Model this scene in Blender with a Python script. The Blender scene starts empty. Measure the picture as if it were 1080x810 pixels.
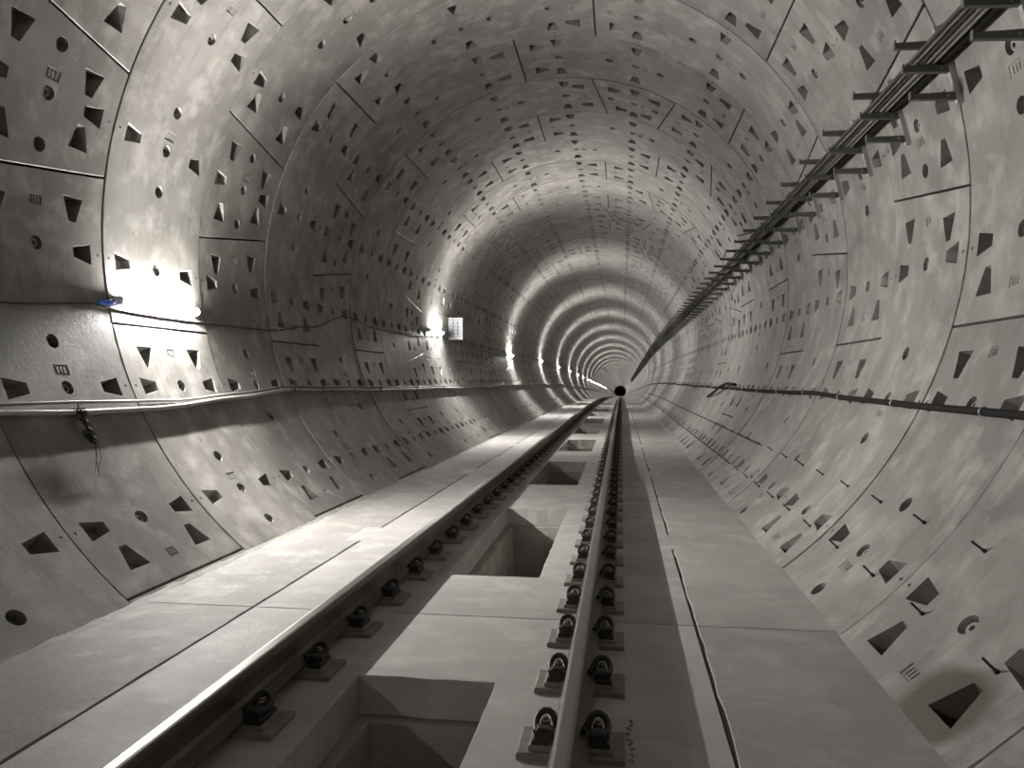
import bpy, math, random
import numpy as np
from mathutils import Vector, Matrix
from mathutils.geometry import delaunay_2d_cdt

random.seed(7)
scene = bpy.context.scene
C = scene.collection

# ------------------------------------------------------------------ camera
FPX, YAW, PIT, ROL = 769.3, 0.1491, -0.0058, -0.0058     # focal length in pixels of the 1080 px frame
CAM = Vector((1.0155, 0.0, 1.504))                        # x from the tunnel axis, z above the slab

def cam_to_world(x, y, z):
    """x right, y forward, z up in camera space"""
    c, s = math.cos(ROL), math.sin(ROL); x, z = x * c - z * s, x * s + z * c
    c, s = math.cos(PIT), math.sin(PIT); y, z = y * c - z * s, y * s + z * c
    c, s = math.cos(YAW), math.sin(YAW); x, y = x * c - y * s, x * s + y * c
    return Vector((x, y, z))

cd = bpy.data.cameras.new('camera')
cd.sensor_fit = 'HORIZONTAL'; cd.sensor_width = 36.0; cd.lens = FPX / 1080 * 36
cd.clip_start = 0.05; cd.clip_end = 800
cam = bpy.data.objects.new('camera', cd); C.objects.link(cam)
r_, f_, u_ = cam_to_world(1, 0, 0), cam_to_world(0, 1, 0), cam_to_world(0, 0, 1)
cam.matrix_world = Matrix(((r_.x, u_.x, -f_.x, CAM.x), (r_.y, u_.y, -f_.y, CAM.y), (r_.z, u_.z, -f_.z, CAM.z), (0, 0, 0, 1)))
scene.camera = cam

# ------------------------------------------------------------------ world, exposure (the lamps are built with their fittings)
w = bpy.data.worlds.new('world'); scene.world = w; w.use_nodes = True
w.node_tree.nodes['Background'].inputs[0].default_value = (0, 0, 0, 1)
w.node_tree.nodes['Background'].inputs[1].default_value = 0.0
vs = scene.view_settings
vs.view_transform = 'Standard'; vs.look = 'None'; vs.gamma = 1.0; vs.use_curve_mapping = False
vs.exposure = 0.58
TUBE_EMIT = 780.0      # bare tube
LAMP_FANS = ((48, 78.0, 82.0), (0, 26.0, 72.0), (-38, 88.0, 114.0))      # what each fitting throws across the tunnel

# ------------------------------------------------------------------ layout of the place
R = 3.645            # inner radius of the lining
AZ = 2.8586          # height of the tunnel axis above the slab
RING0, RW = 4.485, 1.5254          # first ring joint, ring width
T0, TP = math.radians(-74.6), math.radians(360 / 19)     # bolt grid around the ring
Y_START, Y_END = -22.0, 600.0
J0, SL = 4.548, 4.893              # slab joint, slab length
RAIL_X = (-0.654, 0.808)
SEAT0, SEAT = 2.965, 4.893 / 8
LAMP_Y = [6.72 + 11.75 * k for k in range(-2, 39)]
LAMP_Y[3] = 17.95               # the one set a little forward of the sign

def drop(y):
    """the line falls away gently in the distance"""
    if y < 30: return 0.0
    if y < 70: return -(y - 30) ** 2 * 0.022 / 80
    return -0.44 - (y - 70) * 0.022
def slope(y):
    return 0.0 if y < 30 else (-(y - 30) * 0.022 / 40 if y < 70 else -0.022)
def wall_pt(th, y, off=0.0):
    th = math.radians(th)
    return Vector(((R - off) * math.sin(th), y, AZ + (R - off) * math.cos(th) + drop(y)))

# ------------------------------------------------------------------ materials
def mat(name):
    m = bpy.data.materials.new(name); m.use_nodes = True
    nt = m.node_tree; nt.nodes.clear()
    o = nt.nodes.new('ShaderNodeOutputMaterial'); b = nt.nodes.new('ShaderNodeBsdfPrincipled')
    nt.links.new(b.outputs[0], o.inputs[0])
    return m, nt, b
def N(nt, t, **k):
    n = nt.nodes.new(t)
    for a, v in k.items():
        if a.startswith('in_'):
            key = a[3:]
            n.inputs[int(key) if key.isdigit() else key].default_value = v
        else: setattr(n, a, v)
    return n
def mixc(nt, fac, a, b, mode='MIX'):
    n = nt.nodes.new('ShaderNodeMix'); n.data_type = 'RGBA'; n.blend_type = mode
    for sock, v in ((n.inputs[0], fac), (n.inputs[6], a), (n.inputs[7], b)):
        if hasattr(v, 'links') or hasattr(v, 'is_linked'): nt.links.new(v, sock)
        else: sock.default_value = v
    return n.outputs[2]
def ramp(nt, val, stops):
    n = nt.nodes.new('ShaderNodeValToRGB')
    e = n.color_ramp.elements
    while len(e) < len(stops): e.new(0.5)
    for i, (p, c) in enumerate(stops):
        e[i].position = p; e[i].color = (c, c, c, 1) if not isinstance(c, tuple) else c
    nt.links.new(val, n.inputs[0]); return n.outputs[0]

def concrete(name, base, dark, light, rough=0.55, bump=0.12, streak=0.4, speck=0.0, stain=None):
    m, nt, b = mat(name)
    tc = N(nt, 'ShaderNodeTexCoord'); oi = N(nt, 'ShaderNodeObjectInfo')
    mul = N(nt, 'ShaderNodeVectorMath', operation='SCALE'); mul.inputs[3].default_value = 37.0
    cmb = N(nt, 'ShaderNodeCombineXYZ')
    for i in range(3): nt.links.new(oi.outputs['Random'], cmb.inputs[i])
    nt.links.new(cmb.outputs[0], mul.inputs[0])
    add = N(nt, 'ShaderNodeVectorMath', operation='ADD')
    nt.links.new(tc.outputs['Object'], add.inputs[0]); nt.links.new(mul.outputs[0], add.inputs[1])
    P = add.outputs[0]
    def noise(scale, detail, vec=P, rough_=0.6):
        n = N(nt, 'ShaderNodeTexNoise'); n.inputs['Scale'].default_value = scale; n.inputs['Detail'].default_value = detail
        n.inputs['Roughness'].default_value = rough_
        nt.links.new(vec, n.inputs['Vector']); return n.outputs['Fac']
    big = ramp(nt, noise(0.9, 3), [(0.3, 0.0), (0.72, 1.0)])
    col = mixc(nt, big, (*dark, 1), (*base, 1))
    mid = ramp(nt, noise(3.5, 6), [(0.48, 0.0), (0.75, 1.0)])
    col = mixc(nt, mid, col, (*light, 1))
    # soft trowel and pour marks stretched along one direction
    st = N(nt, 'ShaderNodeMapping'); st.inputs['Scale'].default_value = (1.2, 6.0, 1.2)
    nt.links.new(P, st.inputs['Vector'])
    s2 = ramp(nt, noise(2.0, 5, st.outputs[0]), [(0.52, 0.0), (0.8, 1.0)])
    sm = N(nt, 'ShaderNodeMath', operation='MULTIPLY'); sm.inputs[1].default_value = streak; nt.links.new(s2, sm.inputs[0])
    col = mixc(nt, sm.outputs[0], col, (dark[0] * 0.7, dark[1] * 0.7, dark[2] * 0.68, 1))
    # tone of each piece
    hv = N(nt, 'ShaderNodeHueSaturation'); nt.links.new(col, hv.inputs['Color'])
    mr = N(nt, 'ShaderNodeMapRange'); mr.inputs[3].default_value = 0.86; mr.inputs[4].default_value = 1.10
    nt.links.new(oi.outputs['Random'], mr.inputs[0]); nt.links.new(mr.outputs[0], hv.inputs['Value'])
    col = hv.outputs[0]
    if speck:
        sp = ramp(nt, noise(28.0, 2), [(0.70, 0.0), (0.76, 1.0)])
        sk = N(nt, 'ShaderNodeMath', operation='MULTIPLY'); sk.inputs[1].default_value = speck; nt.links.new(sp, sk.inputs[0])
        col = mixc(nt, sk.outputs[0], col, (0.05, 0.045, 0.04, 1))
    if stain:                     # a damp patch with a shape of its own: centre in object space, radius
        (sx, sy, sz), rad = stain
        sub = N(nt, 'ShaderNodeVectorMath', operation='SUBTRACT'); sub.inputs[1].default_value = (sx, sy, sz)
        nt.links.new(tc.outputs['Object'], sub.inputs[0])
        ln = N(nt, 'ShaderNodeVectorMath', operation='LENGTH'); nt.links.new(sub.outputs[0], ln.inputs[0])
        nz = N(nt, 'ShaderNodeMath', operation='MULTIPLY_ADD'); nz.inputs[1].default_value = 0.16; nz.inputs[2].default_value = -0.08
        nt.links.new(noise(3.0, 4), nz.inputs[0])
        ad = N(nt, 'ShaderNodeMath', operation='ADD'); nt.links.new(ln.outputs['Value'], ad.inputs[0]); nt.links.new(nz.outputs[0], ad.inputs[1])
        fa = ramp(nt, ad.outputs[0], [(rad * 0.75, 1.0), (rad * 1.15, 0.0)])
        col = mixc(nt, fa, col, (0.075, 0.066, 0.05, 1))
    nt.links.new(col, b.inputs['Base Color'])
    rr = N(nt, 'ShaderNodeMapRange'); rr.inputs[3].default_value = rough - 0.08; rr.inputs[4].default_value = rough + 0.12
    nt.links.new(noise(2.2, 4), rr.inputs[0]); nt.links.new(rr.outputs[0], b.inputs['Roughness'])
    b.inputs['Specular IOR Level'].default_value = 0.5
    bp = N(nt, 'ShaderNodeBump'); bp.inputs['Strength'].default_value = bump; bp.inputs['Distance'].default_value = 0.02
    nt.links.new(noise(22.0, 6, P, 0.7), bp.inputs['Height']); nt.links.new(bp.outputs[0], b.inputs['Normal'])
    return m
def plain(name, col, rough=0.5, metal=0.0, noise=0.0, nscale=20.0, bump=0.0):
    m, nt, b = mat(name)
    b.inputs['Roughness'].default_value = rough; b.inputs['Metallic'].default_value = metal
    tc = N(nt, 'ShaderNodeTexCoord'); n = N(nt, 'ShaderNodeTexNoise'); n.inputs['Scale'].default_value = nscale; n.inputs['Detail'].default_value = 4
    nt.links.new(tc.outputs['Object'], n.inputs['Vector'])
    d = tuple(c * (1 - noise) for c in col); l = tuple(min(1, c * (1 + noise)) for c in col)
    c = mixc(nt, n.outputs['Fac'], (*d, 1), (*l, 1)); nt.links.new(c, b.inputs['Base Color'])
    if bump:
        bp = N(nt, 'ShaderNodeBump'); bp.inputs['Strength'].default_value = bump; bp.inputs['Distance'].default_value = 0.01
        nt.links.new(n.outputs['Fac'], bp.inputs['Height']); nt.links.new(bp.outputs[0], b.inputs['Normal'])
    return m
def glow(name, col, strength):
    m = bpy.data.materials.new(name); m.use_nodes = True
    nt = m.node_tree; nt.nodes.clear()
    o = nt.nodes.new('ShaderNodeOutputMaterial'); e = nt.nodes.new('ShaderNodeEmission')
    e.inputs[0].default_value = (*col, 1); e.inputs[1].default_value = strength
    nt.links.new(e.outputs[0], o.inputs[0]); return m

LIN_COL = ((0.245, 0.231, 0.214), (0.14, 0.132, 0.122), (0.335, 0.317, 0.296))
M_LIN = concrete('lining_concrete', *LIN_COL, rough=0.50, bump=0.2, streak=0.55, speck=0.18)
M_SLAB = concrete('slab_concrete', (0.39, 0.374, 0.352), (0.29, 0.277, 0.26), (0.45, 0.433, 0.41), rough=0.6, bump=0.25, streak=0.3, speck=0.35)
M_WALK = concrete('walkway_concrete', (0.30, 0.285, 0.266), (0.20, 0.19, 0.177), (0.37, 0.354, 0.333), rough=0.65, bump=0.5, streak=0.45, speck=0.8)
M_BED = concrete('bed_concrete', (0.28, 0.265, 0.24), (0.19, 0.18, 0.16), (0.33, 0.315, 0.29), rough=0.75, bump=0.4)
M_GROUT = plain('joint_backing', (0.05, 0.047, 0.043), 0.9, noise=0.3)
M_PLUG = plain('plug_plastic', (0.10, 0.095, 0.09), 0.6, noise=0.3)
M_RAIL = plain('rail_steel', (0.13, 0.115, 0.10), 0.42, 0.75, noise=0.35, nscale=14, bump=0.1)
M_RAILTOP = plain('rail_head_steel', (0.26, 0.245, 0.225), 0.42, 0.85, noise=0.15, nscale=8)
M_IRON = plain('black_iron', (0.022, 0.020, 0.019), 0.45, 0.3, noise=0.4, nscale=40)
M_BOLT = plain('bolt_steel', (0.36, 0.34, 0.32), 0.35, 0.9, noise=0.25, nscale=60)
M_PLATE = plain('base_plate_iron', (0.20, 0.185, 0.165), 0.7, 0.1, noise=0.3, nscale=25)
M_GALV = plain('galvanised_steel', (0.42, 0.42, 0.41), 0.45, 0.7, noise=0.25, nscale=25)
M_ARM = plain('bracket_steel', (0.115, 0.115, 0.105), 0.6, 0.35, noise=0.25, nscale=25)
M_BLACK = plain('black_rubber', (0.014, 0.013, 0.013), 0.85, noise=0.3, nscale=12)
M_DKCABLE = plain('dark_cable', (0.06, 0.055, 0.048), 0.5, noise=0.3, nscale=12)
M_GREY = plain('grey_cable', (0.22, 0.21, 0.195), 0.5, noise=0.2, nscale=12)
M_PALE = plain('pale_cable', (0.62, 0.60, 0.57), 0.5, noise=0.15, nscale=12)
M_CABLE = plain('pale_grey_cable', (0.27, 0.26, 0.243), 0.5, noise=0.2, nscale=12)
M_TRAYG = plain('tray_grey_cable', (0.20, 0.19, 0.175), 0.4, noise=0.3, nscale=12)
M_FILL = plain('joint_filler', (0.022, 0.02, 0.018), 0.95, noise=0.4, nscale=30, bump=0.5)
M_SIGN = plain('sign_enamel', (0.36, 0.36, 0.37), 0.6, noise=0.05)
M_WHITE = plain('white_enamel', (0.80, 0.80, 0.79), 0.4, noise=0.05)
M_BLUE = plain('blue_plastic', (0.03, 0.14, 0.62), 0.4, noise=0.1)
M_INKB = plain('blue_ink', (0.03, 0.04, 0.14), 0.7, noise=0.1)
M_INK = plain('grey_ink', (0.05, 0.05, 0.055), 0.7, noise=0.1)
M_MARKER = plain('black_marker', (0.03, 0.03, 0.03), 0.7, noise=0.1)
for m_ in (M_BLACK, M_DKCABLE): [n for n in m_.node_tree.nodes if n.type == 'BSDF_PRINCIPLED'][0].inputs['Specular IOR Level'].default_value = 0.15
M_TUBE = glow('lamp_tube_light', (1.0, 0.98, 0.95), TUBE_EMIT)

# ------------------------------------------------------------------ mesh helpers
class MB:
    def __init__(s): s.v = []; s.f = []; s.sm = []; s.mi = []
    def add(s, vs_, fs, smooth=False, mi=0):
        o = len(s.v); s.v += [tuple(v) for v in vs_]
        for f in fs: s.f.append([i + o for i in f]); s.sm.append(smooth); s.mi.append(mi)
        return s
    def box(s, a, b, mi=0):
        (x0, y0, z0), (x1, y1, z1) = a, b
        return s.add([(x0, y0, z0), (x1, y0, z0), (x1, y1, z0), (x0, y1, z0), (x0, y0, z1), (x1, y0, z1), (x1, y1, z1), (x0, y1, z1)],
                     [(0, 3, 2, 1), (4, 5, 6, 7), (0, 1, 5, 4), (1, 2, 6, 5), (2, 3, 7, 6), (3, 0, 4, 7)], False, mi)
    def cbox(s, a, b, c, mi=0):
        """box with its top edges chamfered by c"""
        (x0, y0, z0), (x1, y1, z1) = a, b
        v = [(x0, y0, z0), (x1, y0, z0), (x1, y1, z0), (x0, y1, z0), (x0, y0, z1 - c), (x1, y0, z1 - c), (x1, y1, z1 - c), (x0, y1, z1 - c),
             (x0 + c, y0 + c, z1), (x1 - c, y0 + c, z1), (x1 - c, y1 - c, z1), (x0 + c, y1 - c, z1)]
        f = [(0, 3, 2, 1), (8, 9, 10, 11)]
        for i in range(4):
            j = (i + 1) % 4; f += [(i, j, j + 4, i + 4), (i + 4, j + 4, j + 8, i + 8)]
        return s.add(v, f, False, mi)
    def tube(s, pts, r, n=8, mi=0, cap=True, closed=False):
        pts = [Vector(p) for p in pts]; m = len(pts); vs_ = []; fs = []
        rr = r if isinstance(r, (list, tuple)) else [r] * m
        up = None
        for i, p in enumerate(pts):
            if closed: t = pts[(i + 1) % m] - pts[i - 1]
            else: t = pts[min(i + 1, m - 1)] - pts[max(i - 1, 0)]
            t.normalize()
            if up is None:
                up = Vector((0, 0, 1)) if abs(t.z) < 0.9 else Vector((1, 0, 0))
            a = (up - t * up.dot(t)).normalized(); bb = t.cross(a); up = a
            for k in range(n):
                q = 2 * math.pi * k / n
                vs_.append(p + (a * math.cos(q) + bb * math.sin(q)) * rr[i])
        for i in range(m if closed else m - 1):
            for k in range(n):
                k2 = (k + 1) % n; i2 = (i + 1) % m
                fs.append((i * n + k, i * n + k2, i2 * n + k2, i2 * n + k))
        s.add(vs_, fs, True, mi)
        if cap and not closed:
            s.add(vs_[:n], [tuple(range(n))][::-1], False, mi); s.add(vs_[-n:], [tuple(range(n))], False, mi)
        return s
    def prism(s, poly, axis, lo, hi, mi=0, smooth=False):
        """poly of 2D points pushed along an axis; 'y': poly is (x,z); 'z': poly is (x,y); 'x': poly is (y,z)"""
        def P(p, h): return {'y': (p[0], h, p[1]), 'z': (p[0], p[1], h), 'x': (h, p[0], p[1])}[axis]
        n = len(poly)
        s.add([P(p, lo) for p in poly] + [P(p, hi) for p in poly],
              [(i, (i + 1) % n, (i + 1) % n + n, i + n) for i in range(n)], smooth, mi)
        s.add([P(p, lo) for p in poly], [tuple(reversed(range(n)))], False, mi); s.add([P(p, hi) for p in poly], [tuple(range(n))], False, mi)
        return s
    def cyl(s, c, r, h, axis='z', n=12, mi=0):
        return s.prism([(r * math.cos(2 * math.pi * k / n) + (c[0] if axis != 'x' else c[1]), r * math.sin(2 * math.pi * k / n) + (c[1] if axis == 'z' else c[2])) for k in range(n)],
                       axis, (c[2] if axis == 'z' else c[1] if axis == 'y' else c[0]), (c[2] if axis == 'z' else c[1] if axis == 'y' else c[0]) + h, mi)
    def mesh(s, name, mats, normals=None):
        me = bpy.data.meshes.new(name); me.from_pydata(s.v, [], s.f)
        for m in (mats if isinstance(mats, (list, tuple)) else [mats]): me.materials.append(m)
        me.polygons.foreach_set('use_smooth', s.sm); me.polygons.foreach_set('material_index', s.mi)
        me.update()
        if normals:
            ln = []
            for p in me.polygons:
                for vi in p.vertices:
                    ln.append(normals(Vector(s.v[vi])) if p.use_smooth else p.normal.copy())
            me.normals_split_custom_set(ln)
        return me
    def build(s, name, mats, parent=None, loc=None, normals=None):
        return obj(name, s.mesh(name, mats, normals), parent, loc)
def obj(name, me, parent=None, loc=None):
    o = bpy.data.objects.new(name, me); C.objects.link(o)
    if parent is not None: o.parent = parent
    if loc is not None: o.location = loc
    return o
def tag(o, label, cat=None, group=None, kind=None):
    o['label'] = label
    if cat: o['category'] = cat
    if group: o['group'] = group
    if kind: o['kind'] = kind
    return o
def thing(name, loc, label, cat, group=None):
    o = bpy.data.objects.new(name, None); C.objects.link(o); o.location = loc; o.empty_display_size = 0.1
    return tag(o, label, cat, group)
def copy_tree(o, parent=None):
    c = o.copy(); C.objects.link(c); c.parent = parent
    for ch in [x for x in o.children]: copy_tree(ch, c)
    return c
def ordinal(n):
    ones = ['', 'first', 'second', 'third', 'fourth', 'fifth', 'sixth', 'seventh', 'eighth', 'ninth', 'tenth', 'eleventh', 'twelfth', 'thirteenth',
            'fourteenth', 'fifteenth', 'sixteenth', 'seventeenth', 'eighteenth', 'nineteenth']
    tens = ['', '', 'twenty', 'thirty', 'forty', 'fifty', 'sixty', 'seventy', 'eighty', 'ninety']
    pre = ''
    if n > 100: pre = 'hundred and '; n -= 100
    elif n == 100: return 'hundredth'
    if n < 20: return pre + ones[n]
    t, o = divmod(n, 10)
    return pre + (tens[t][:-1] + 'ieth' if o == 0 else tens[t] + '-' + ones[o])

def in_poly(x, y, poly):
    c = False; j = len(poly) - 1
    for i in range(len(poly)):
        (xi, yi), (xj, yj) = poly[i], poly[j]
        if (yi > y) != (yj > y) and x < (xj - xi) * (y - yi) / (yj - yi) + xi: c = not c
        j = i
    return c
def cdt_surface(outer, holes, grid):
    """triangles of the region inside outer and outside the holes"""
    pts = []; edges = []
    for loop in [outer] + holes:
        o = len(pts); pts += [Vector(p) for p in loop]
        edges += [(o + i, o + (i + 1) % len(loop)) for i in range(len(loop))]
    pts += [Vector(g) for g in grid]
    V, E_, F, _, _, _ = delaunay_2d_cdt(pts, edges, [], 0, 1e-5)
    out = []
    for f in F:
        cx = sum(V[i].x for i in f) / 3; cy = sum(V[i].y for i in f) / 3
        if in_poly(cx, cy, outer) and not any(in_poly(cx, cy, h) for h in holes): out.append(tuple(f))
    return [(v.x, v.y) for v in V], out

# ------------------------------------------------------------------ the lining: backing shell + segments
def shell(mb, y0, y1, rad, step, nseg=72, mi=0, flip=False):
    ys = []; y = y0
    while y < y1 - 1e-6: ys.append(y); y += step
    ys.append(y1)
    vs_ = [(rad * math.sin(2 * math.pi * k / nseg), y, AZ + rad * math.cos(2 * math.pi * k / nseg) + drop(y)) for y in ys for k in range(nseg)]
    fs = [(i * nseg + k, i * nseg + (k + 1) % nseg, (i + 1) * nseg + (k + 1) % nseg, (i + 1) * nseg + k) for i in range(len(ys) - 1) for k in range(nseg)]
    mb.add(vs_, [f[::-1] for f in fs] if flip else fs, True, mi)
mb = MB(); shell(mb, Y_START, Y_END, R + 0.165, 6.0)
wall = mb.build('wall_lining', [M_GROUT])
tag(wall, 'round tunnel wall lined with grey precast concrete segments', 'wall', kind='structure')

def seg_mesh(name, e0, e1, slant0, slant1, key=False):
    """local t runs round the ring (units of the bolt pitch), y along the tunnel 0..RW; slants move the edge from near to far"""
    U = R * TP
    HG, HC, CH = 0.009, 0.006, 0.006           # half gaps at longitudinal / ring joints, chamfer
    def edge(e, sl, y): return (e + sl * (0.5 - y / RW) * 2) * U        # arc position of the joint
    def corner(g0, gc):
        y0, y1 = gc, RW - gc
        return [(edge(e0, slant0, y0) + g0, y0), (edge(e1, slant1, y0) - g0, y0), (edge(e1, slant1, y1) - g0, y1), (edge(e0, slant0, y1) + g0, y1)]
    def refine(poly):
        out = []
        for i in range(4):
            a, b = poly[i], poly[(i + 1) % 4]; n = max(2, int(math.dist(a, b) / 0.2))
            out += [(a[0] + (b[0] - a[0]) * k / n, a[1] + (b[1] - a[1]) * k / n) for k in range(n)]
        return out
    top = refine(corner(HG + CH, HC + 0.003)); low = corner(HG, HC)
    n_ref = len(top)
    # the lower loop with the same number of points
    low_r = []
    tq = corner(HG + CH, HC + 0.003)
    for i in range(4):
        a, b = low[i], low[(i + 1) % 4]; n = max(2, int(math.dist(tq[i], tq[(i + 1) % 4]) / 0.2))
        low_r += [(a[0] + (b[0] - a[0]) * k / n, a[1] + (b[1] - a[1]) * k / n) for k in range(n)]
    def P(p, d=0.0):
        a = p[0] / R; return ((R + d) * math.sin(a), p[1], (R + d) * math.cos(a))
    holes = []; parts = []
    def pocket(poly, floor, depths, mi=0):
        holes.append(poly); parts.append((poly, floor, depths, mi))
    def trap(cx, cy, dx, dy, wide, narrow, length):
        """bolt pocket; (dx,dy) points to the joint, the wide end lies there and is the deep one"""
        px, py = -dy, dx; L = length / 2
        q = lambda l, ww: (cx + dx * l + px * ww, cy + dy * l + py * ww)
        poly = [q(L, wide), q(L, -wide), q(-L, -narrow), q(-L, narrow)]
        if sum(poly[i][0] * poly[(i + 1) % 4][1] - poly[(i + 1) % 4][0] * poly[i][1] for i in range(4)) < 0: pass
        fl = [q(L - 0.012, wide * 0.86), q(L - 0.012, -wide * 0.86), q(-L + 0.03, -narrow * 0.7), q(-L + 0.03, narrow * 0.7)]
        pocket(poly, fl, [0.155, 0.155, 0.085, 0.085])
    def disc(cx, cy, r, depth, n=14, plug=False):
        ring = lambda rr: [(cx + rr * math.cos(2 * math.pi * k / n), cy + rr * math.sin(2 * math.pi * k / n)) for k in range(n)]
        pocket(ring(r), ring(r * 0.93), [depth] * n, 1 if plug else 0)
        if plug: plugs.append((ring, r, depth))
    plugs = []
    def rect(cx, cy, hx, hy, d=0.007):
        poly = [(cx - hx, cy - hy), (cx + hx, cy - hy), (cx + hx, cy + hy), (cx - hx, cy + hy)]
        pocket(poly, [(cx + (p[0] - cx) * 0.93, cy + (p[1] - cy) * 0.93) for p in poly], [d] * 4); rects.append((cx, cy, hx, hy))
    rects = []
    def tri(cx, cy, d):
        pocket([(cx - 0.016, cy - d * 0.014), (cx + 0.016, cy - d * 0.014), (cx, cy + d * 0.022)], [(cx - 0.014, cy - d * 0.012), (cx + 0.014, cy - d * 0.012), (cx, cy + d * 0.019)], [0.012] * 3)
    ts = [0] if key else [-1, 0, 1]
    for t in ts:
        trap(t * U, 0.262, 0, -1, 0.088, 0.045, 0.215); trap(t * U, RW - 0.262, 0, 1, 0.088, 0.045, 0.215)
        disc(t * U, RW / 2, 0.060, 0.045, plug=True)
        tri(t * U + 0.01, 0.065, -1); tri(t * U + 0.01, RW - 0.065, 1)
    for t in (-0.345, 0.33): disc(t * U, RW / 2, 0.061, 0.085)
    rect(0.125 * U, RW / 2, 0.045, 0.075)
    if not key: rect(1.29 * U, RW / 2, 0.04, 0.06); rect(-1.31 * U, RW / 2, 0.04, 0.05)
    for y in (0.362, RW - 0.362):
        for e, sl, sg in ((e0, slant0, -1), (e1, slant1, 1)):
            ej = edge(e, sl, y)
            trap(ej - sg * 0.31, y, sg, 0, 0.112, 0.040, 0.21)
    grid = []
    nx = int((max(e1, e1) - e0) * U / 0.22); ny = 4
    for i in range(1, nx):
        for j in range(1, ny):
            y = RW * j / ny; a, b = edge(e0, slant0, y), edge(e1, slant1, y); x = a + (b - a) * i / nx
            if all(min(math.dist((x, y), p) for p in h) > 0.05 and not in_poly(x, y, h) for h in holes): grid.append((x, y))
    V, F = cdt_surface(top, holes, grid)
    mb = MB()
    def face_in(fs, pts):                        # make the faces look towards the axis
        out = []
        for f in fs:
            a, b, c = (Vector(pts[f[i]]) for i in (0, 1, 2))
            nrm = (b - a).cross(c - a); ctr = (a + b + c) / 3
            out.append(tuple(reversed(f)) if nrm.dot(Vector((ctr.x, 0, ctr.z))) > 0 else tuple(f))
        return out
    pts = [P(v) for v in V]
    mb.add(pts, face_in(F, pts), True)
    n = n_ref
    l1 = [P(p) for p in top]; l2 = [P(p, CH) for p in low_r]; l3 = [P(p, 0.16) for p in low_r]
    mb.add(l1 + l2 + l3, [(i, i + n, (i + 1) % n + n, (i + 1) % n) for i in range(n)] + [(i + n, i + 2 * n, (i + 1) % n + 2 * n, (i + 1) % n + n) for i in range(n)])
    for poly, fl, dep, mi in parts:
        k = len(poly)
        a = [P(p) for p in poly]; b = [P(p, d) for p, d in zip(fl, dep)]
        mb.add(a + b, [(i, i + k, (i + 1) % k + k, (i + 1) % k) for i in range(k)], False, 0)
        fs = face_in([tuple(range(k))], b); mb.add(b, fs, False, mi)
    for ring, r, depth in plugs:                  # ring of the grout plug standing in its socket
        o, i2 = ring(r * 0.62), ring(r * 0.30); k = len(o)
        A = [P(p, depth) for p in o]; B = [P(p, depth - 0.022) for p in o]; D = [P(p, depth - 0.022) for p in i2]; E_ = [P(p, depth - 0.002) for p in i2]
        mb.add(A + B + D + E_, [(i + j * k, (i + 1) % k + j * k, (i + 1) % k + (j + 1) * k, i + (j + 1) * k) for j in range(3) for i in range(k)], False, 0)
    for cx, cy, hx, hy in rects:                  # cast marks inside the small plates
        for q in (-0.5, 0.0, 0.5):
            x0, x1, y0, y1 = cx - hx * 0.6, cx + hx * 0.6, cy + hy * (q - 0.14), cy + hy * (q + 0.14)
            b = [P((x0, y0), 0.001), P((x1, y0), 0.001), P((x1, y1), 0.001), P((x0, y1), 0.001)]; a = [P((x0, y0), 0.007), P((x1, y0), 0.007), P((x1, y1), 0.007), P((x0, y1), 0.007)]
            mb.add(b + a, face_in([(0, 1, 2, 3)], b) + [(i, (i + 1) % 4, (i + 1) % 4 + 4, i + 4) for i in range(4)])
    return mb.mesh(name, [M_LIN, M_PLUG], normals=lambda v: Vector((-v.x, 0, -v.z)).normalized())

SLT = 0.099
SEG = {'S': seg_mesh('lining_segment', -1.5, 1.5, 0, 0),
       'A': seg_mesh('lining_segment', -1.5, 1.5, SLT, 0),      # beside the key: follows the key's slanted edge
       'B': seg_mesh('lining_segment', -1.5, 1.5, 0, -SLT),
       'K': seg_mesh('key_segment', -0.5, 0.5, -SLT, SLT, key=True)}
KEYS = {-1: 8, 0: 0, 1: 8, 2: 0, 3: 8, 4: 0, 5: 5, 6: 7, 7: -1, 8: 8, 9: 6, 10: 8}
OFFS = {-1: 0.0, 0: 0.004, 1: -0.002, 2: 0.005, 3: -0.002, 4: 0.003, 5: -0.004}
VIS = math.radians(141.7)
count = 0; k = -1; last_ring = None
seg_objs = {}
while count < 294:
    c = KEYS.get(k)
    if c is None: c = random.choice([0, 8, 5, 7, -1, 6] if k % 2 else [0, 8, -1, 6, 3])
    yk = RING0 + k * RW
    off = OFFS.get(k, random.uniform(-0.004, 0.004))
    for d, ty in ((0, 'K'), (2, 'A'), (5, 'S'), (8, 'S'), (11, 'S'), (14, 'S'), (17, 'B')):
        th = T0 + TP * (c + d); th = (th + math.pi) % (2 * math.pi) - math.pi
        half = TP * (0.6 if ty == 'K' else 1.6)
        if abs(th) - half > VIS: continue
        o = obj('key_segment' if ty == 'K' else 'lining_segment', SEG[ty], wall)
        rad_off = off + random.uniform(-0.0015, 0.0015)
        sc = 1 + rad_off / R
        ymid = yk + RW / 2
        o.matrix_basis = Matrix.Translation((0, yk, AZ + drop(yk))) @ Matrix.Rotation(math.atan(slope(ymid)), 4, 'X') @ Matrix.Rotation(th, 4, 'Y') @ Matrix.Diagonal((sc, 1, sc, 1))
        seg_objs[(k, d)] = (o, th); count += 1
    last_ring = k; k += 1
Y_FAR = RING0 + (last_ring + 1) * RW
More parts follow.
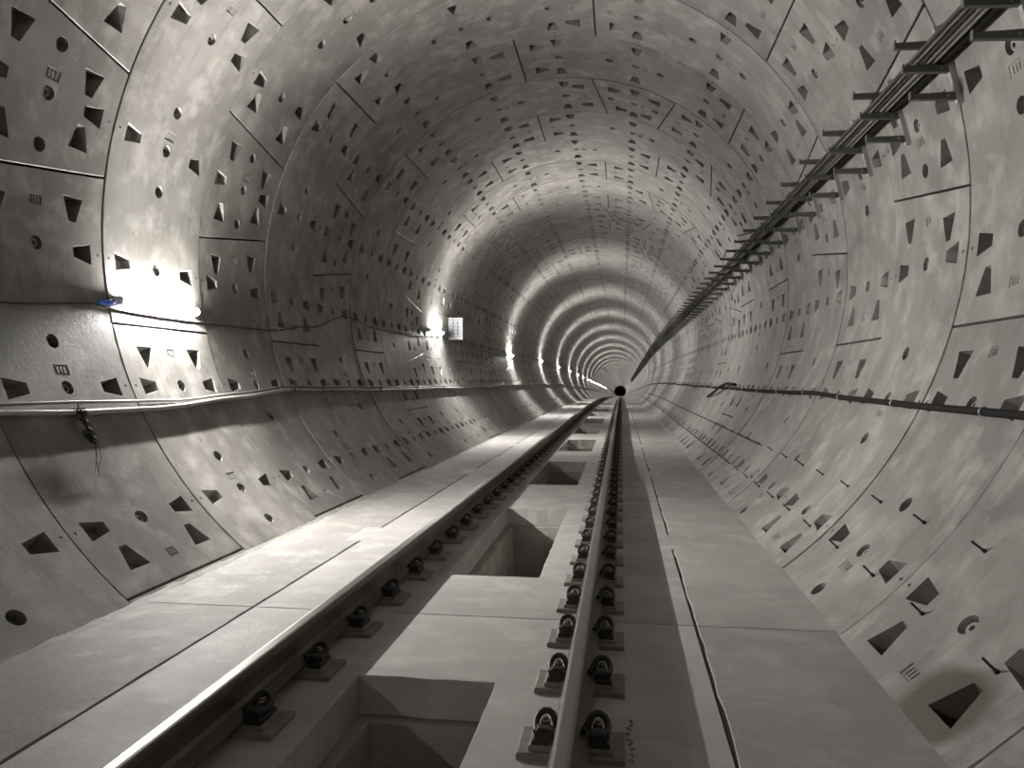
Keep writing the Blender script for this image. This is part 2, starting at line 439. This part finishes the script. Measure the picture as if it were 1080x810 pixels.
# damp patch round one low pocket at the right, near the camera
best = min((abs(th - math.radians(139.6)), key) for key, (o, th) in seg_objs.items() if key[0] == -1)[1]
so, sth = seg_objs[best]
sm_ = so.data.copy(); a_ = math.radians(139.6) - sth
sm_.materials[0] = concrete('damp_lining_concrete', *LIN_COL, rough=0.50, bump=0.2, streak=0.55, speck=0.18,
                            stain=((R * math.sin(a_), 3.38 - (RING0 - RW), R * math.cos(a_)), 0.25))
so.data = sm_
# rings too far to pick apart, and those behind the camera
mb = MB()
def plain_rings(y0, y1):
    n = 64; y = y0
    while y < y1 - 0.1:
        prof = [(y + 0.004, 0.05), (y + 0.004, 0.005), (y + 0.01, 0.0), (y + RW - 0.01, 0.0), (y + RW - 0.004, 0.005), (y + RW - 0.004, 0.05)]
        vs_ = [((R + d) * math.sin(2 * math.pi * q / n), yy, AZ + (R + d) * math.cos(2 * math.pi * q / n) + drop(yy)) for yy, d in prof for q in range(n)]
        for j in range(5):
            mb.add(vs_[j * n:(j + 2) * n], [(q, (q + 1) % n, (q + 1) % n + n, q + n)[::-1] for q in range(n)], j == 2)
        y += RW
plain_rings(Y_FAR, 260); plain_rings(RING0 - RW * 17, RING0 - RW * 1 - 0.01)
shell(mb, 258, Y_END, R, 10.0, 48, flip=True)
o = mb.build('distant_lining', [M_LIN], wall, normals=lambda v: Vector((-v.x, 0, -(v.z - AZ - drop(v.y)))).normalized()); o['kind'] = 'stuff'

# ------------------------------------------------------------------ the floor: bed, track slabs, walkway slabs
def plate(mb, outer, holes, top, bottom, ch, mi=0, grid=(), hole_to=None):
    V, F = cdt_surface(outer, holes, grid)
    pts = [(x, y, top) for x, y in V]
    up = []
    for f in F:
        a, b, c = (pts[i] for i in f)
        up.append(f if (b[0] - a[0]) * (c[1] - a[1]) - (b[1] - a[1]) * (c[0] - a[0]) > 0 else f[::-1])
    mb.add(pts, up, False, mi)
    for li, loop in enumerate([outer] + holes):
        n = len(loop); cx = sum(p[0] for p in loop) / n; cy = sum(p[1] for p in loop) / n
        area = sum(loop[i][0] * loop[(i + 1) % n][1] - loop[(i + 1) % n][0] * loop[i][1] for i in range(n))
        lp = loop if area > 0 else loop[::-1]
        sgn = 1 if li == 0 else -1
        # chamfer by moving each point along its corner's outward direction
        off = []
        for i in range(n):
            p0, p1, p2 = Vector(lp[i - 1]), Vector(lp[i]), Vector(lp[(i + 1) % n])
            d1, d2 = (p1 - p0).normalized(), (p2 - p1).normalized()
            n1, n2 = Vector((d1.y, -d1.x)), Vector((d2.y, -d2.x)); b = (n1 + n2); b = b / max(0.3, b.dot(n1))
            off.append(p1 + b * ch * sgn)
        bt = bottom if li == 0 or hole_to is None else hole_to
        a = [(p[0], p[1], top) for p in lp]; b = [(p[0], p[1], top - ch) for p in off]; c = [(p[0], p[1], bt) for p in off]
        q = [(i, i + n, (i + 1) % n + n, (i + 1) % n) for i in range(n)] + [(i + n, i + 2 * n, (i + 1) % n + 2 * n, (i + 1) % n + n) for i in range(n)]
        if sgn < 0: q = [f[::-1] for f in q]
        mb.add(a + b + c, q, False, mi)
        if li and hole_to is not None: mb.add(c, [tuple(range(n))], False, mi)

XL, XR = -1.42, 1.455              # joints between the track slab and the walkways
PX0, PX1, PY0, PY1 = -0.325, 0.39, 0.95, 3.91      # the opening in each slab
TB0, TB1, TBW = 2.02, 2.62, 0.17   # side tabs of the slab
j_first = -5; j_last = int((Y_END - J0) / SL)
# bed under the slabs with a trough below every opening
mb = MB()
for j in range(j_first, j_last):
    y = J0 + j * SL; d0, d1 = drop(y), drop(y + SL)
    part = MB()
    hole = [(PX0 + 0.075, PY0 + 0.06), (PX1 - 0.075, PY0 + 0.06), (PX1 - 0.075, PY1 - 0.06), (PX0 + 0.075, PY1 - 0.06)]
    plate(part, [(-2.45, 0), (2.45, 0), (2.45, SL), (-2.45, SL)], [hole] if j < 25 else [], -0.205, -0.21, 0.004, hole_to=-0.95)
    mb.add([(x, y + yy, z + d0 + (d1 - d0) * yy / SL) for x, yy, z in part.v], part.f)
floor = mb.build('floor', [M_BED])
tag(floor, 'concrete track floor of cast slabs with square openings', 'floor', kind='structure')

def rough_line(p0, p1, n, amp, seed):
    rnd = random.Random(seed)
    return [(p0[0] + (p1[0] - p0[0]) * i / n + (rnd.uniform(-amp, amp) if 0 < i else 0), p0[1] + (p1[1] - p0[1]) * i / n) for i in range(n)]
def track_mesh():
    mb = MB(); g = 0.008; G = 0.013
    out = [(XL + G, g), (XR - G, g)]
    out += [(XR - G, TB0), (XR + TBW, TB0), (XR + TBW, TB1), (XR - G, TB1)]
    out += [(XR - G, SL - g), (XL + G, SL - g), (XL + G, TB1), (XL - TBW, TB1), (XL - TBW, TB0), (XL + G, TB0)]
    ch = [(PX0, PY0), (PX1, PY0), (PX1, PY1), (PX0, PY1)]
    hole = []
    rnd = random.Random(3)
    for i in range(4):
        a, b = ch[i], ch[(i + 1) % 4]; n = max(6, int(math.dist(a, b) / 0.11))
        for q in range(n):
            x, y = a[0] + (b[0] - a[0]) * q / n, a[1] + (b[1] - a[1]) * q / n
            jx, jy = (rnd.uniform(-0.006, 0.006), rnd.uniform(-0.006, 0.006)) if q else (0, 0)
            hole.append((x + jx, y + jy))
    plate(mb, out, [hole], 0.0, -0.2, 0.004)
    return mb.mesh('track_slab', [M_SLAB])
def walk_mesh(side, seed):
    mb = MB(); g = 0.008; G = 0.013; rnd = random.Random(seed)
    if side < 0:
        inner = rough_line((XL - G, g), (XL - G, TB0 - 0.006), 14, 0.006, seed) + [(XL - G, TB0 - 0.006), (XL - TBW - 0.006, TB0 - 0.006), (XL - TBW - 0.006, TB1 + 0.006)] \
            + rough_line((XL - G, TB1 + 0.006), (XL - G, SL - g), 14, 0.006, seed + 1) + [(XL - G, SL - g)]
        out = inner + [(-2.30, SL - g), (-2.30, g)]
    else:
        inner = rough_line((XR + G, g), (XR + G, TB0 - 0.006), 14, 0.008, seed) + [(XR + G, TB0 - 0.006), (XR + TBW + 0.006, TB0 - 0.006), (XR + TBW + 0.006, TB1 + 0.006)] \
            + rough_line((XR + G, TB1 + 0.006), (XR + G, SL - g), 14, 0.008, seed + 1) + [(XR + G, SL - g)]
        out = inner + [(2.29, SL - g), (2.29, g)]
    plate(mb, out, [], 0.0, -0.2, 0.004)
    return mb.mesh('walkway_slab', [M_WALK if side < 0 else M_SLAB])
TRK = track_mesh(); WL = [walk_mesh(-1, s) for s in (11, 21, 31)]; WR = [walk_mesh(1, s) for s in (12, 22, 32)]
for j in range(j_first, min(j_last, 46)):
    y = J0 + j * SL; ang = math.atan((drop(y + SL) - drop(y)) / SL)
    for me, nm in ((TRK, 'track_slab'), (WL[j % 3], 'walkway_slab'), (WR[j % 3], 'walkway_slab')):
        o = obj(nm, me, floor); o.location = (0, y, drop(y)); o.rotation_euler = (ang, 0, 0)
        if nm == 'track_slab' and j == -1: near_slab = o
# dark filler in the joints beside the track slabs
for x in (XL, XR):
    for j in range(j_first, min(j_last, 46)):
        y = J0 + j * SL; d0, d1 = drop(y), drop(y + SL); sx_ = -1 if x < 0 else 1
        mb = MB()
        for a, b in ((0.0, TB0 - 0.003), (TB1 + 0.003, SL)):
            mb.add([(x - 0.02, a, -0.006 + (d1 - d0) * a / SL), (x + 0.02, a, -0.006 + (d1 - d0) * a / SL), (x + 0.02, b, -0.006 + (d1 - d0) * b / SL), (x - 0.02, b, -0.006 + (d1 - d0) * b / SL)], [(0, 1, 2, 3)])
        mb.build('joint_filler', [M_FILL], floor, (0, y, d0))
# ragged mortar along the foot of the left wall
rnd = random.Random(21); mb = MB(); y = -4.0; rows = []
while y < 60:
    wv, hv = rnd.uniform(0.03, 0.08), rnd.uniform(0.004, 0.018); d = drop(y)
    xw = lambda z: -math.sqrt((R + 0.006) ** 2 - (AZ - z) ** 2)
    rows.append([(xw(hv), y, hv + d), (xw(hv) + wv * 0.35, y, hv * rnd.uniform(0.4, 0.7) + d), (xw(0) + wv, y, 0.002 + d), (xw(0) + wv + 0.01, y, -0.004 + d)]); y += rnd.uniform(0.05, 0.12) * (1 if y < 20 else 3)
mb.add([p for r in rows for p in r], [(i * 4 + k, i * 4 + k + 1, i * 4 + k + 5, i * 4 + k + 4) for i in range(len(rows) - 1) for k in range(3)], True)
o = mb.build('mortar_edge', [M_WALK], floor); o['kind'] = 'stuff'
# a line of felt-pen writing beside the nearest right fastening, too small to read
mb = MB(); rnd = random.Random(5)
for i in range(9):
    cx, cy = 1.045 + 0.006 * math.sin(i), 2.90 + i * 0.043
    for q in range(3):
        a = rnd.uniform(0, math.pi); L = rnd.uniform(0.006, 0.012); x0, y0 = cx + rnd.uniform(-0.007, 0.007), cy + rnd.uniform(-0.012, 0.012)
        dx, dy = math.cos(a) * L, math.sin(a) * L; nx, ny = -math.sin(a) * 0.0022, math.cos(a) * 0.0022
        mb.prism([(x0 - dx + nx, y0 - dy + ny), (x0 - dx - nx, y0 - dy - ny), (x0 + dx - nx, y0 + dy - ny), (x0 + dx + nx, y0 + dy + ny)], 'z', 0.0, 0.0012)
mb.v = [(x, y - (J0 - SL), z) for x, y, z in mb.v]
o = mb.build('pen_marks', [M_MARKER], near_slab); o['label'] = 'line of small black felt-pen marks'

# ------------------------------------------------------------------ rails
def rail_profile():
    half = [(0.0, 0.176), (0.020, 0.1757), (0.030, 0.173), (0.0355, 0.166), (0.0362, 0.155), (0.0355, 0.139), (0.020, 0.130), (0.0095, 0.118), (0.0083, 0.09), (0.0095, 0.05), (0.020, 0.030), (0.045, 0.020), (0.075, 0.0115), (0.075, 0.0)]
    return half + [(-x, z) for x, z in reversed(half[1:])]
RPF = [(x, z * 1.06) for x, z in rail_profile()]; RZ = 0.053
def rail_obj(x, label):
    ys = [-3.0, 0, 10, 20, 30] + [30 + 2.5 * i for i in range(1, 17)] + [80 + 10 * i for i in range(0, 33)]
    mb = MB(); n = len(RPF)
    for a, b in zip(ys, ys[1:]):
        for i in range(n):
            p, q = RPF[i], RPF[(i + 1) % n]
            top = p[1] > 0.180 and q[1] > 0.180
            mb.add([(p[0], a, p[1] + drop(a)), (q[0], a, q[1] + drop(a)), (q[0], b, q[1] + drop(b)), (p[0], b, p[1] + drop(b))], [(3, 2, 1, 0)], False, 1 if top else 0)
    mb.add([(p[0], ys[0], p[1]) for p in RPF], [tuple(range(n))])
    o = mb.build('rail', [M_RAIL, M_RAILTOP], None, (x, 0, RZ))
    return tag(o, label, 'rail', 'running rails')
rail_obj(RAIL_X[0], 'left steel running rail, beside the brightly lit left walkway')
rail_obj(RAIL_X[1], 'right steel running rail, the one passing closest in front of the viewer')

def make_fastener():
    root = thing('rail_fastener', (0, 0, 0), '', 'rail fastener', 'rail fastenings along the track')
    mb = MB(); mb.cbox((-0.215, -0.115, 0.0), (0.215, 0.115, 0.027), 0.006); mb.cbox((-0.168, -0.092, 0.02), (0.168, 0.075, 0.0475), 0.006); mb.box((-0.085, -0.09, 0.047), (0.085, 0.09, 0.0528)); mb.build('base_plate', [M_PLATE], root)
    for s in (-1, 1):
        mb = MB()
        sx = lambda x: s * x
        lo, hi = sorted((sx(0.072), sx(0.142)))
        mb.cbox((lo, -0.078, 0.019), (hi, -0.020, 0.078), 0.010)
        lo, hi = sorted((sx(0.070), sx(0.155))); mb.cbox((lo, -0.085, 0.019), (hi, 0.060, 0.040), 0.006)
        sh = mb.build('shoulder', [M_IRON], root, (0, 0, 0.028))
        # bent spring clip: its toe presses on the rail foot, the loop arches up behind the bolt
        key = [(0.048, -0.020, 0.050), (0.060, 0.004, 0.062), (0.070, 0.024, 0.074), (0.080, 0.042, 0.090), (0.098, 0.052, 0.098), (0.116, 0.052, 0.098), (0.134, 0.042, 0.090), (0.145, 0.024, 0.076),
               (0.148, 0.002, 0.064), (0.144, -0.026, 0.060), (0.138, -0.056, 0.060)]
        mb = MB(); mb.tube([(sx(x), y, z) for x, y, z in key], 0.0145, 7); mb.build('spring_clip', [M_IRON], root, (0, 0, 0.028))
        mb = MB()
        hexa = [(sx(0.107) + 0.020 * math.cos(math.pi / 3 * k + 0.3), 0.010 + 0.020 * math.sin(math.pi / 3 * k + 0.3)) for k in range(6)]
        mb.cyl((sx(0.107), 0.010, 0.038), 0.030, 0.018, 'z', 12); mb.prism(hexa, 'z', 0.056, 0.080); mb.cyl((sx(0.107), 0.010, 0.080), 0.011, 0.014, 'z', 8)
        mb.build('bolt', [M_BOLT], sh)
    return root
proto = make_fastener(); first = True
n_seat = 132
for side, x in enumerate(RAIL_X):
    for i in range(n_seat):
        y = SEAT0 + SEAT * (i - (1 if side else 0)) + (-SEAT if side == 0 and i < 0 else 0)
        o = proto if first else copy_tree(proto); first = False
        o.location = (x, y, drop(y)); o.rotation_euler = (math.atan(slope(y)), 0, 0)
        o['label'] = 'black spring-clip fastening on the %s rail, %s from the viewer' % (('left', 'right')[side], ordinal(i + 1))

# ------------------------------------------------------------------ lamps on the left wall
LAMP_TH = {2: -99.6, 3: -92.0, 4: -95.4, 5: -94.0, 6: -94.6}
def make_lamp():
    """local x points into the tunnel, y along it"""
    root = thing('batten_lamp', (0, 0, 0), '', 'lamp', 'tube lamps along the left wall')
    mb = MB(); mb.prism([(0.0, -0.035), (0.03, -0.022), (0.03, 0.022), (0.0, 0.035)], 'y', -0.64, 0.64); mb.build('housing', [M_WHITE], root)
    mb = MB(); mb.tube([(0.055, -0.60, 0), (0.055, 0.60, 0)], 0.0145, 8, cap=False); mb.build('tube', [M_TUBE], root)
    for s in (-1, 1):
        mb = MB(); a, b = sorted((s * 0.605, s * 0.635)); mb.prism([(0.0, -0.045), (0.075, -0.035), (0.088, 0.0), (0.075, 0.035), (0.0, 0.045)], 'y', a, b); mb.build('end_cap', [M_WHITE], root)
    for ang, watts, spread in LAMP_FANS:                 # the fitting throws its light across the tunnel: upwards, straight and downwards
        ld = bpy.data.lights.new('lamp_light', 'AREA'); ld.shape = 'RECTANGLE'; ld.size = 1.2; ld.size_y = 0.03; ld.energy = watts
        ld.spread = math.radians(spread); ld.color = (1.0, 0.975, 0.94)
        lo = bpy.data.objects.new('light', ld); C.objects.link(lo); lo.parent = root
        lo.matrix_local = Matrix.Translation((0.07, 0, 0)) @ Matrix.Rotation(math.radians(-ang), 4, 'Y') @ Matrix(((0, 0, -1, 0.004), (1, 0, 0, 0), (0, -1, 0, 0), (0, 0, 0, 1)))
    return root
lp = make_lamp()
for i, y in enumerate(LAMP_Y):
    o = lp if i == 0 else copy_tree(lp)
    th = LAMP_TH.get(i, -94.5)
    p = wall_pt(th, y, 0.0)
    d = (Vector((0, y, AZ + drop(y))) - p).normalized()
    zz = d.cross(Vector((0, 1, 0)))
    o.matrix_world = Matrix(((d.x, 0, zz.x, p.x), (0, 1, 0, p.y), (d.z, 0, zz.z, p.z), (0, 0, 0, 1)))
    if i < 2: o['label'] = 'white tube lamp on the left wall behind the viewer, %s' % ('far back', 'nearest behind')[i]
    elif i == 2: o['label'] = 'glowing white tube lamp nearest the viewer on the left wall'
    elif i == 3: o['label'] = 'glowing tube lamp on the left wall just before the white sign'
    else: o['label'] = 'glowing tube lamp on the left wall, %s from the viewer' % ordinal(i - 1)
    bpy.context.view_layer.update()

# ------------------------------------------------------------------ cables on the left wall
def smooth_path(keys, step, off, jitter=0.0, seed=1):
    """keys: (y, theta) ; cosine interpolation"""
    rnd = random.Random(seed); pts = []
    y = keys[0][0]
    i = 0
    while y <= keys[-1][0] + 1e-6:
        while i < len(keys) - 2 and y > keys[i + 1][0]: i += 1
        (ya, ta), (yb, tb) = keys[i], keys[i + 1]; q = (y - ya) / (yb - ya); q = q * q * (3 - 2 * q)
        pts.append(wall_pt(ta + (tb - ta) * q + rnd.uniform(-jitter, jitter), y, off))
        y += step * (1 if y < 40 else 2.5)
    return pts
def far_keys(y0, y1, th, sag, step, seed):
    rnd = random.Random(seed); out = []; y = y0; up = True
    while y < y1: out.append((y, th + (0 if up else -sag) + rnd.uniform(-0.2, 0.2))); y += step; up = not up
    return out
sgn = -1
main = [(-6, -115.8), (0, -115.6), (4.5, -115.7), (5.2, -116.2), (6.2, -116.3), (7.7, -115.2), (9.1, -114.0), (10.0, -114.3), (12.5, -115.0), (15, -115.3)] + far_keys(17, 190, -115.4, 0.6, 2.3, 2)
mb = MB(); mb.tube(smooth_path(main, 0.35, 0.036), 0.023, 8)
tag(mb.build('power_cable', [M_CABLE]), 'thick pale grey cable strung along the left wall at hip height', 'cable', 'left wall cables')
second = [(-6, -114.6), (3.5, -114.4), (5.0, -114.6), (6.0, -114.9), (6.6, -115.1), (7.7, -114.3), (9.1, -113.1), (10.0, -113.4), (15, -114.4)] + far_keys(17, 190, -114.5, 0.6, 2.3, 2)
mb = MB(); mb.tube(smooth_path(second, 0.35, 0.020), 0.014, 6)
tag(mb.build('thin_cable', [M_GREY]), 'thin grey cable just above the thick pale cable on the left wall', 'cable', 'left wall cables')
lampc = [(-5, -100.5), (3.0, -102.6), (4.8, -102.0), (5.9, -100.5), (6.1, -101.0), (6.72, -101.2), (7.56, -101.2), (8.95, -100.9), (10.4, -98.6), (11.9, -94.1), (13.3, -95.7), (16.3, -95.2), (18.0, -93.6), (24, -96)] + [p for i in range(4, 20) for p in ((LAMP_Y[i], LAMP_TH.get(i, -94.5) - 1.6), (LAMP_Y[i] + 5.9, -97.2))]
mb = MB(); mb.tube(smooth_path(lampc, 0.3, 0.012), 0.008, 6)
tag(mb.build('lamp_cable', [M_DKCABLE]), 'thin dark cable linking the tube lamps along the left wall', 'cable', 'left wall cables')
# blue plug joining the lamp cable to the nearest lamp
mb = MB(); a = wall_pt(-100.3, 5.84, 0.03); b = wall_pt(-100.1, 6.03, 0.035)
mb.tube([a, a.lerp(b, 0.12), a.lerp(b, 0.45), a.lerp(b, 0.5), a.lerp(b, 0.95), b], [0.014, 0.024, 0.024, 0.03, 0.03, 0.02], 10)
tag(mb.build('cable_plug', [M_BLUE]), 'small blue plug at the near end of the nearest tube lamp', 'plug')
# hooks that carry the pale cable
def hook_at(th, y, off, label, group):
    p = wall_pt(th, y, 0.0); d = (Vector((0, y, AZ + drop(y))) - p).normalized(); zz = Vector((0, 0, 1))
    t = Vector((-d.z, 0, d.x)) if False else d.cross(Vector((0, 1, 0)))
    root = thing('cable_hook', p, label, 'hook', group)
    mb = MB(); mb.tube([d * -0.01, d * (off + 0.02), d * (off + 0.045) + t * 0.02, d * (off + 0.05) + t * 0.05], 0.006, 6); mb.build('pin', [M_IRON], root)
    mb = MB(); ring = [d * off + (d * math.cos(q) + t * math.sin(q)) * 0.03 for q in [2 * math.pi * k / 12 for k in range(12)]]
    mb.tube(ring, 0.005, 5, closed=True); mb.build('tie', [M_IRON], root)
    return root
def theta_of(keys, y):
    for (ya, ta), (yb, tb) in zip(keys, keys[1:]):
        if ya <= y <= yb: q = (y - ya) / (yb - ya); q = q * q * (3 - 2 * q); return ta + (tb - ta) * q
hook_y = [5.16, 9.15, 10.05] + [12.6 + 2.3 * i for i in range(14)]
for i, y in enumerate(hook_y):
    hook_at(theta_of(main, y), y, 0.040, 'small wire hook holding the pale cable on the left wall, %s from the viewer' % ordinal(i + 1), 'hooks of the left cable')
# hank of binding wire hanging from the pale cable
mb = MB(); rnd = random.Random(9)
top = wall_pt(-116.0, 5.18, 0.075); bot = wall_pt(-120.8, 5.17, 0.075)
for s in range(16):
    ph = rnd.uniform(0, 6.28); amp = rnd.uniform(0.012, 0.045); pts = []
    for i in range(15):
        q = i / 14; p = top.lerp(bot, q * rnd.uniform(0.97, 1.0))
        pts.append(p + Vector((amp * math.cos(ph + q * 11) * 0.6, amp * math.sin(ph + q * 11), 0.01 * math.sin(q * 17 + ph))))
    mb.tube(pts, 0.0045, 5)
root = thing('wire_hank', top, 'dark tangled hank of tie wire hanging from the pale left cable', 'wire')
mb.v = [tuple(Vector(v) - top) for v in mb.v]; mb.build('twist', [M_IRON], root)
for s in range(4):
    e = wall_pt(-125.6 + rnd.uniform(0, 2.5), 5.05 + rnd.uniform(-0.04, 0.08), 0.03); mid = bot.lerp(e, 0.5) + Vector((rnd.uniform(0, 0.03), rnd.uniform(-0.03, 0.03), 0))
    mb = MB(); mb.tube([bot - top + Vector((0, rnd.uniform(-.02, .02), 0.03)), mid - top, e - top], 0.0022, 4); mb.build('strand', [M_IRON], root)

# ------------------------------------------------------------------ right wall: hose, L pins and the lines on them
hose = [(-4, 115.6), (4.5, 115.9), (5.8, 115.9), (7.5, 115.7), (9.1, 115.2), (10.6, 115.5), (13, 115.7), (15.9, 115.6), (18, 115.9)] + [(y, th) for y, th in [(20 + 3 * i, 115.9 + (0.3 if i % 2 else -0.2)) for i in range(58)]]
mb = MB(); mb.tube(smooth_path(hose, 0.35, 0.05), 0.026, 8)
tag(mb.build('black_hose', [M_BLACK]), 'thick black hose running along the right wall at hip height', 'hose')
for i in range(16):
    y = 4.9 + 1.52 * i
    p = wall_pt(theta_of(hose, y), y, 0.05); p0 = wall_pt(theta_of(hose, y), y, 0.0); d = (p - p0).normalized(); t = d.cross(Vector((0, 1, 0)))
    root = thing('hose_clip', p0, 'pale clip holding the black hose, %s from the viewer' % ordinal(i + 1), 'clip', 'clips of the black hose')
    mb = MB(); mb.tube([p - p0 + (d * math.cos(q) + t * math.sin(q)) * 0.030 for q in [2 * math.pi * k / 12 for k in range(12)]], 0.005, 5, closed=True); mb.build('strap', [M_GALV], root)
    mb = MB(); mb.tube([d * -0.005, d * 0.03], 0.007, 6); mb.build('screw', [M_BOLT], root)
# loose cable end that droops below the hose further down the tunnel
mb = MB(); mb.tube([wall_pt(114.2, 15.3, 0.05), wall_pt(114.4, 16.0, 0.11), wall_pt(116.0, 16.6, 0.14), wall_pt(117.6, 17.1, 0.12), wall_pt(119.0, 17.9, 0.08), wall_pt(119.9, 18.5, 0.05)], 0.03, 7)
tag(mb.build('loose_cable_end', [M_BLACK]), 'black cable end drooping from the hose on the far right wall', 'cable')
def make_pin():
    root = thing('wall_pin', (0, 0, 0), '', 'bracket', 'steel pins on the right wall')
    mb = MB(); mb.tube([(-0.02, 0, 0), (0.080, 0, 0), (0.084, 0, 0)], [0.0065, 0.0065, 0.004], 6); mb.build('rod', [M_IRON], root)
    mb = MB(); mb.prism([(0.013 * math.cos(math.pi / 3 * k), 0.013 * math.sin(math.pi / 3 * k)) for k in range(6)], 'x', -0.004, 0.012); mb.build('nut', [M_IRON], root)
    return root
pin = make_pin(); first = True
for row, (th, nm) in enumerate(((128.2, 'upper'), (135.3, 'lower'))):
    for i in range(62):
        y = 3.31 + 0.7627 * i
        if row == 0 and i == 0: continue
        o = pin if first else copy_tree(pin); first = False
        p = wall_pt(th, y); d = (Vector((0, y, AZ + drop(y))) - p).normalized(); zz = d.cross(Vector((0, 1, 0)))
        if zz.z < 0: zz = -zz
        yy = zz.cross(d)
        o.matrix_world = Matrix(((d.x, yy.x, zz.x, p.x), (d.y, yy.y, zz.y, p.y), (d.z, yy.z, zz.z, p.z), (0, 0, 0, 1)))
        o['label'] = 'short steel pin in the %s row low on the right wall, %s from the viewer' % (nm, ordinal(i + (0 if row == 0 else 1)))
for th, nm in ((128.2, 'upper'), (135.3, 'lower')):
    mb = MB(); mb.tube(smooth_path([(10.3 + (0 if th < 130 else 0.9), th), (60, th), (150, th)], 0.8, 0.015), 0.012, 6)
    tag(mb.build('thin_pipe', [M_DKCABLE]), 'thin dark pipe carried by the %s row of pins on the right wall' % nm, 'pipe', 'thin pipes on the right wall')

# ------------------------------------------------------------------ cable brackets and cables high on the right wall
def make_bracket():
    root = thing('cable_bracket', (0, 0, 0), '', 'bracket', 'cable brackets along the right wall')
    # origin on the axis; strut lies on the wall between 70 and 78.6 degrees
    mb = MB(); a0, a1 = math.radians(69.0), math.radians(78.6); n = 6
    for i in range(n):
        q0, q1 = a0 + (a1 - a0) * i / n, a0 + (a1 - a0) * (i + 1) / n
        vs_ = []
        for q in (q0, q1):
            for r, yy in ((R + 0.004, -0.022), (R - 0.042, -0.022), (R - 0.042, 0.022), (R + 0.004, 0.022)): vs_.append((r * math.sin(q), yy, r * math.cos(q)))
        fs = [(k, (k + 1) % 4, (k + 1) % 4 + 4, k + 4) for k in range(4)]
        if i == 0: fs.append((3, 2, 1, 0))
        if i == n - 1: fs.append((4, 5, 6, 7))
        mb.add(vs_, fs)
    mb.build('wall_strut', [M_GALV], root)
    for zc in (0.775, 0.985, 1.17):
        xw = math.sqrt((R - 0.02) ** 2 - zc * zc)
        x0 = xw - 0.335; h = 0.026; mb = MB()
        # tapered arm of folded steel, open at the top, with a small upturned nose
        mb.add([(x0, -0.02, zc - h * 0.6), (xw, -0.02, zc - h * 1.3), (xw, -0.02, zc + h), (x0, -0.02, zc + h), (x0, 0.02, zc - h * 0.6), (xw, 0.02, zc - h * 1.3), (xw, 0.02, zc + h), (x0, 0.02, zc + h)],
               [(0, 1, 2, 3), (5, 4, 7, 6), (1, 0, 4, 5), (3, 2, 6, 7), (0, 3, 7, 4), (2, 1, 5, 6)])
        mb.box((x0 - 0.008, -0.02, zc - h * 0.6), (x0 + 0.002, 0.02, zc + h + 0.02))
        arm = mb.build('arm', [M_ARM], root)
        mb = MB(); mb.cyl((xw - 0.075, -0.03, zc - 0.005), 0.012, 0.06, 'y', 8); mb.build('bolt', [M_BOLT], arm)
    return root
br = make_bracket(); first = True
for i in range(170):
    y = 3.97 + 1.0 * i
    o = br if first else copy_tree(br); first = False
    o.location = (0, y, AZ + drop(y))
    o['label'] = 'three-armed steel cable bracket high on the right wall, %s from the viewer' % ordinal(i + 1)
zb = 0.985 + 0.026
def tray_cable(x, r, m, label, wob, seed):
    rnd = random.Random(seed); pts = []; y = -3.0
    while y < 200:
        pts.append(Vector((x + rnd.uniform(-wob, wob), y, AZ + drop(y) + zb + r + 0.001 + rnd.uniform(0, wob))))
        y += 0.5 if y < 30 else 2.5
    mb = MB(); mb.tube(pts, r, 10 if r > 0.03 else 7)
    tag(mb.build('tray_cable', [m]), label, 'cable', 'cables on the right wall brackets')
tray_cable(3.435, 0.050, M_BLACK, 'thickest black cable on the wall brackets, closest to the right wall', 0.0, 1)
tray_cable(3.362, 0.018, M_TRAYG, 'grey cable next to the thickest black cable on the brackets', 0.003, 2)
tray_cable(3.318, 0.020, M_TRAYG, 'grey cable in the middle of the bracket arms', 0.004, 3)
tray_cable(3.270, 0.017, M_DKCABLE, 'dark brown cable between grey cables on the bracket arms', 0.005, 4)
tray_cable(3.228, 0.016, M_TRAYG, 'thin grey cable second from the tips of the bracket arms', 0.004, 5)
tray_cable(3.190, 0.014, M_DKCABLE, 'thin dark cable along the tips of the bracket arms', 0.004, 6)

# ------------------------------------------------------------------ white sign beside the second lamp
SY = 19.3
root = thing('wall_sign', (-3.42, SY, 2.60), 'white upright sign with two columns of characters standing out from the left wall', 'sign')
mb = MB(); mb.box((-0.195, 0.0, 0.0), (0.195, 0.03, 0.59)); panel = mb.build('panel', [M_SIGN], root)
mb = MB(); mb.box((-0.17, -0.004, 0.525), (0.17, 0.001, 0.535)); mb.build('top_line', [M_INK], panel)
mb = MB(); mb.box((-0.17, -0.004, 0.085), (0.17, 0.001, 0.092)); mb.build('bottom_line', [M_INK], panel)
rnd = random.Random(4)
for col, (cx, m) in enumerate(((-0.055, M_INKB), (0.06, M_INK))):
    for r in range(4):
        cz = 0.45 - r * 0.095; mb = MB(); s = 0.033
        for q in range(3): zz = cz + (q - 1) * s * 0.8; mb.box((cx - s * rnd.uniform(.5, 1), -0.004, zz - 0.005), (cx + s * rnd.uniform(.5, 1), 0.001, zz + 0.005))
        for q in range(2): xx = cx + (q - 0.5) * s * rnd.uniform(.5, 1.2); mb.box((xx - 0.005, -0.0045, cz - s * rnd.uniform(.6, 1)), (xx + 0.005, 0.001, cz + s * rnd.uniform(.6, 1)))
        mb.build('character', [m], panel)
for z in (0.12, 0.42):
    mb = MB(); mb.box((-0.30, 0.008, z), (-0.19, 0.022, z + 0.03)); mb.build('bracket', [M_GALV], root)
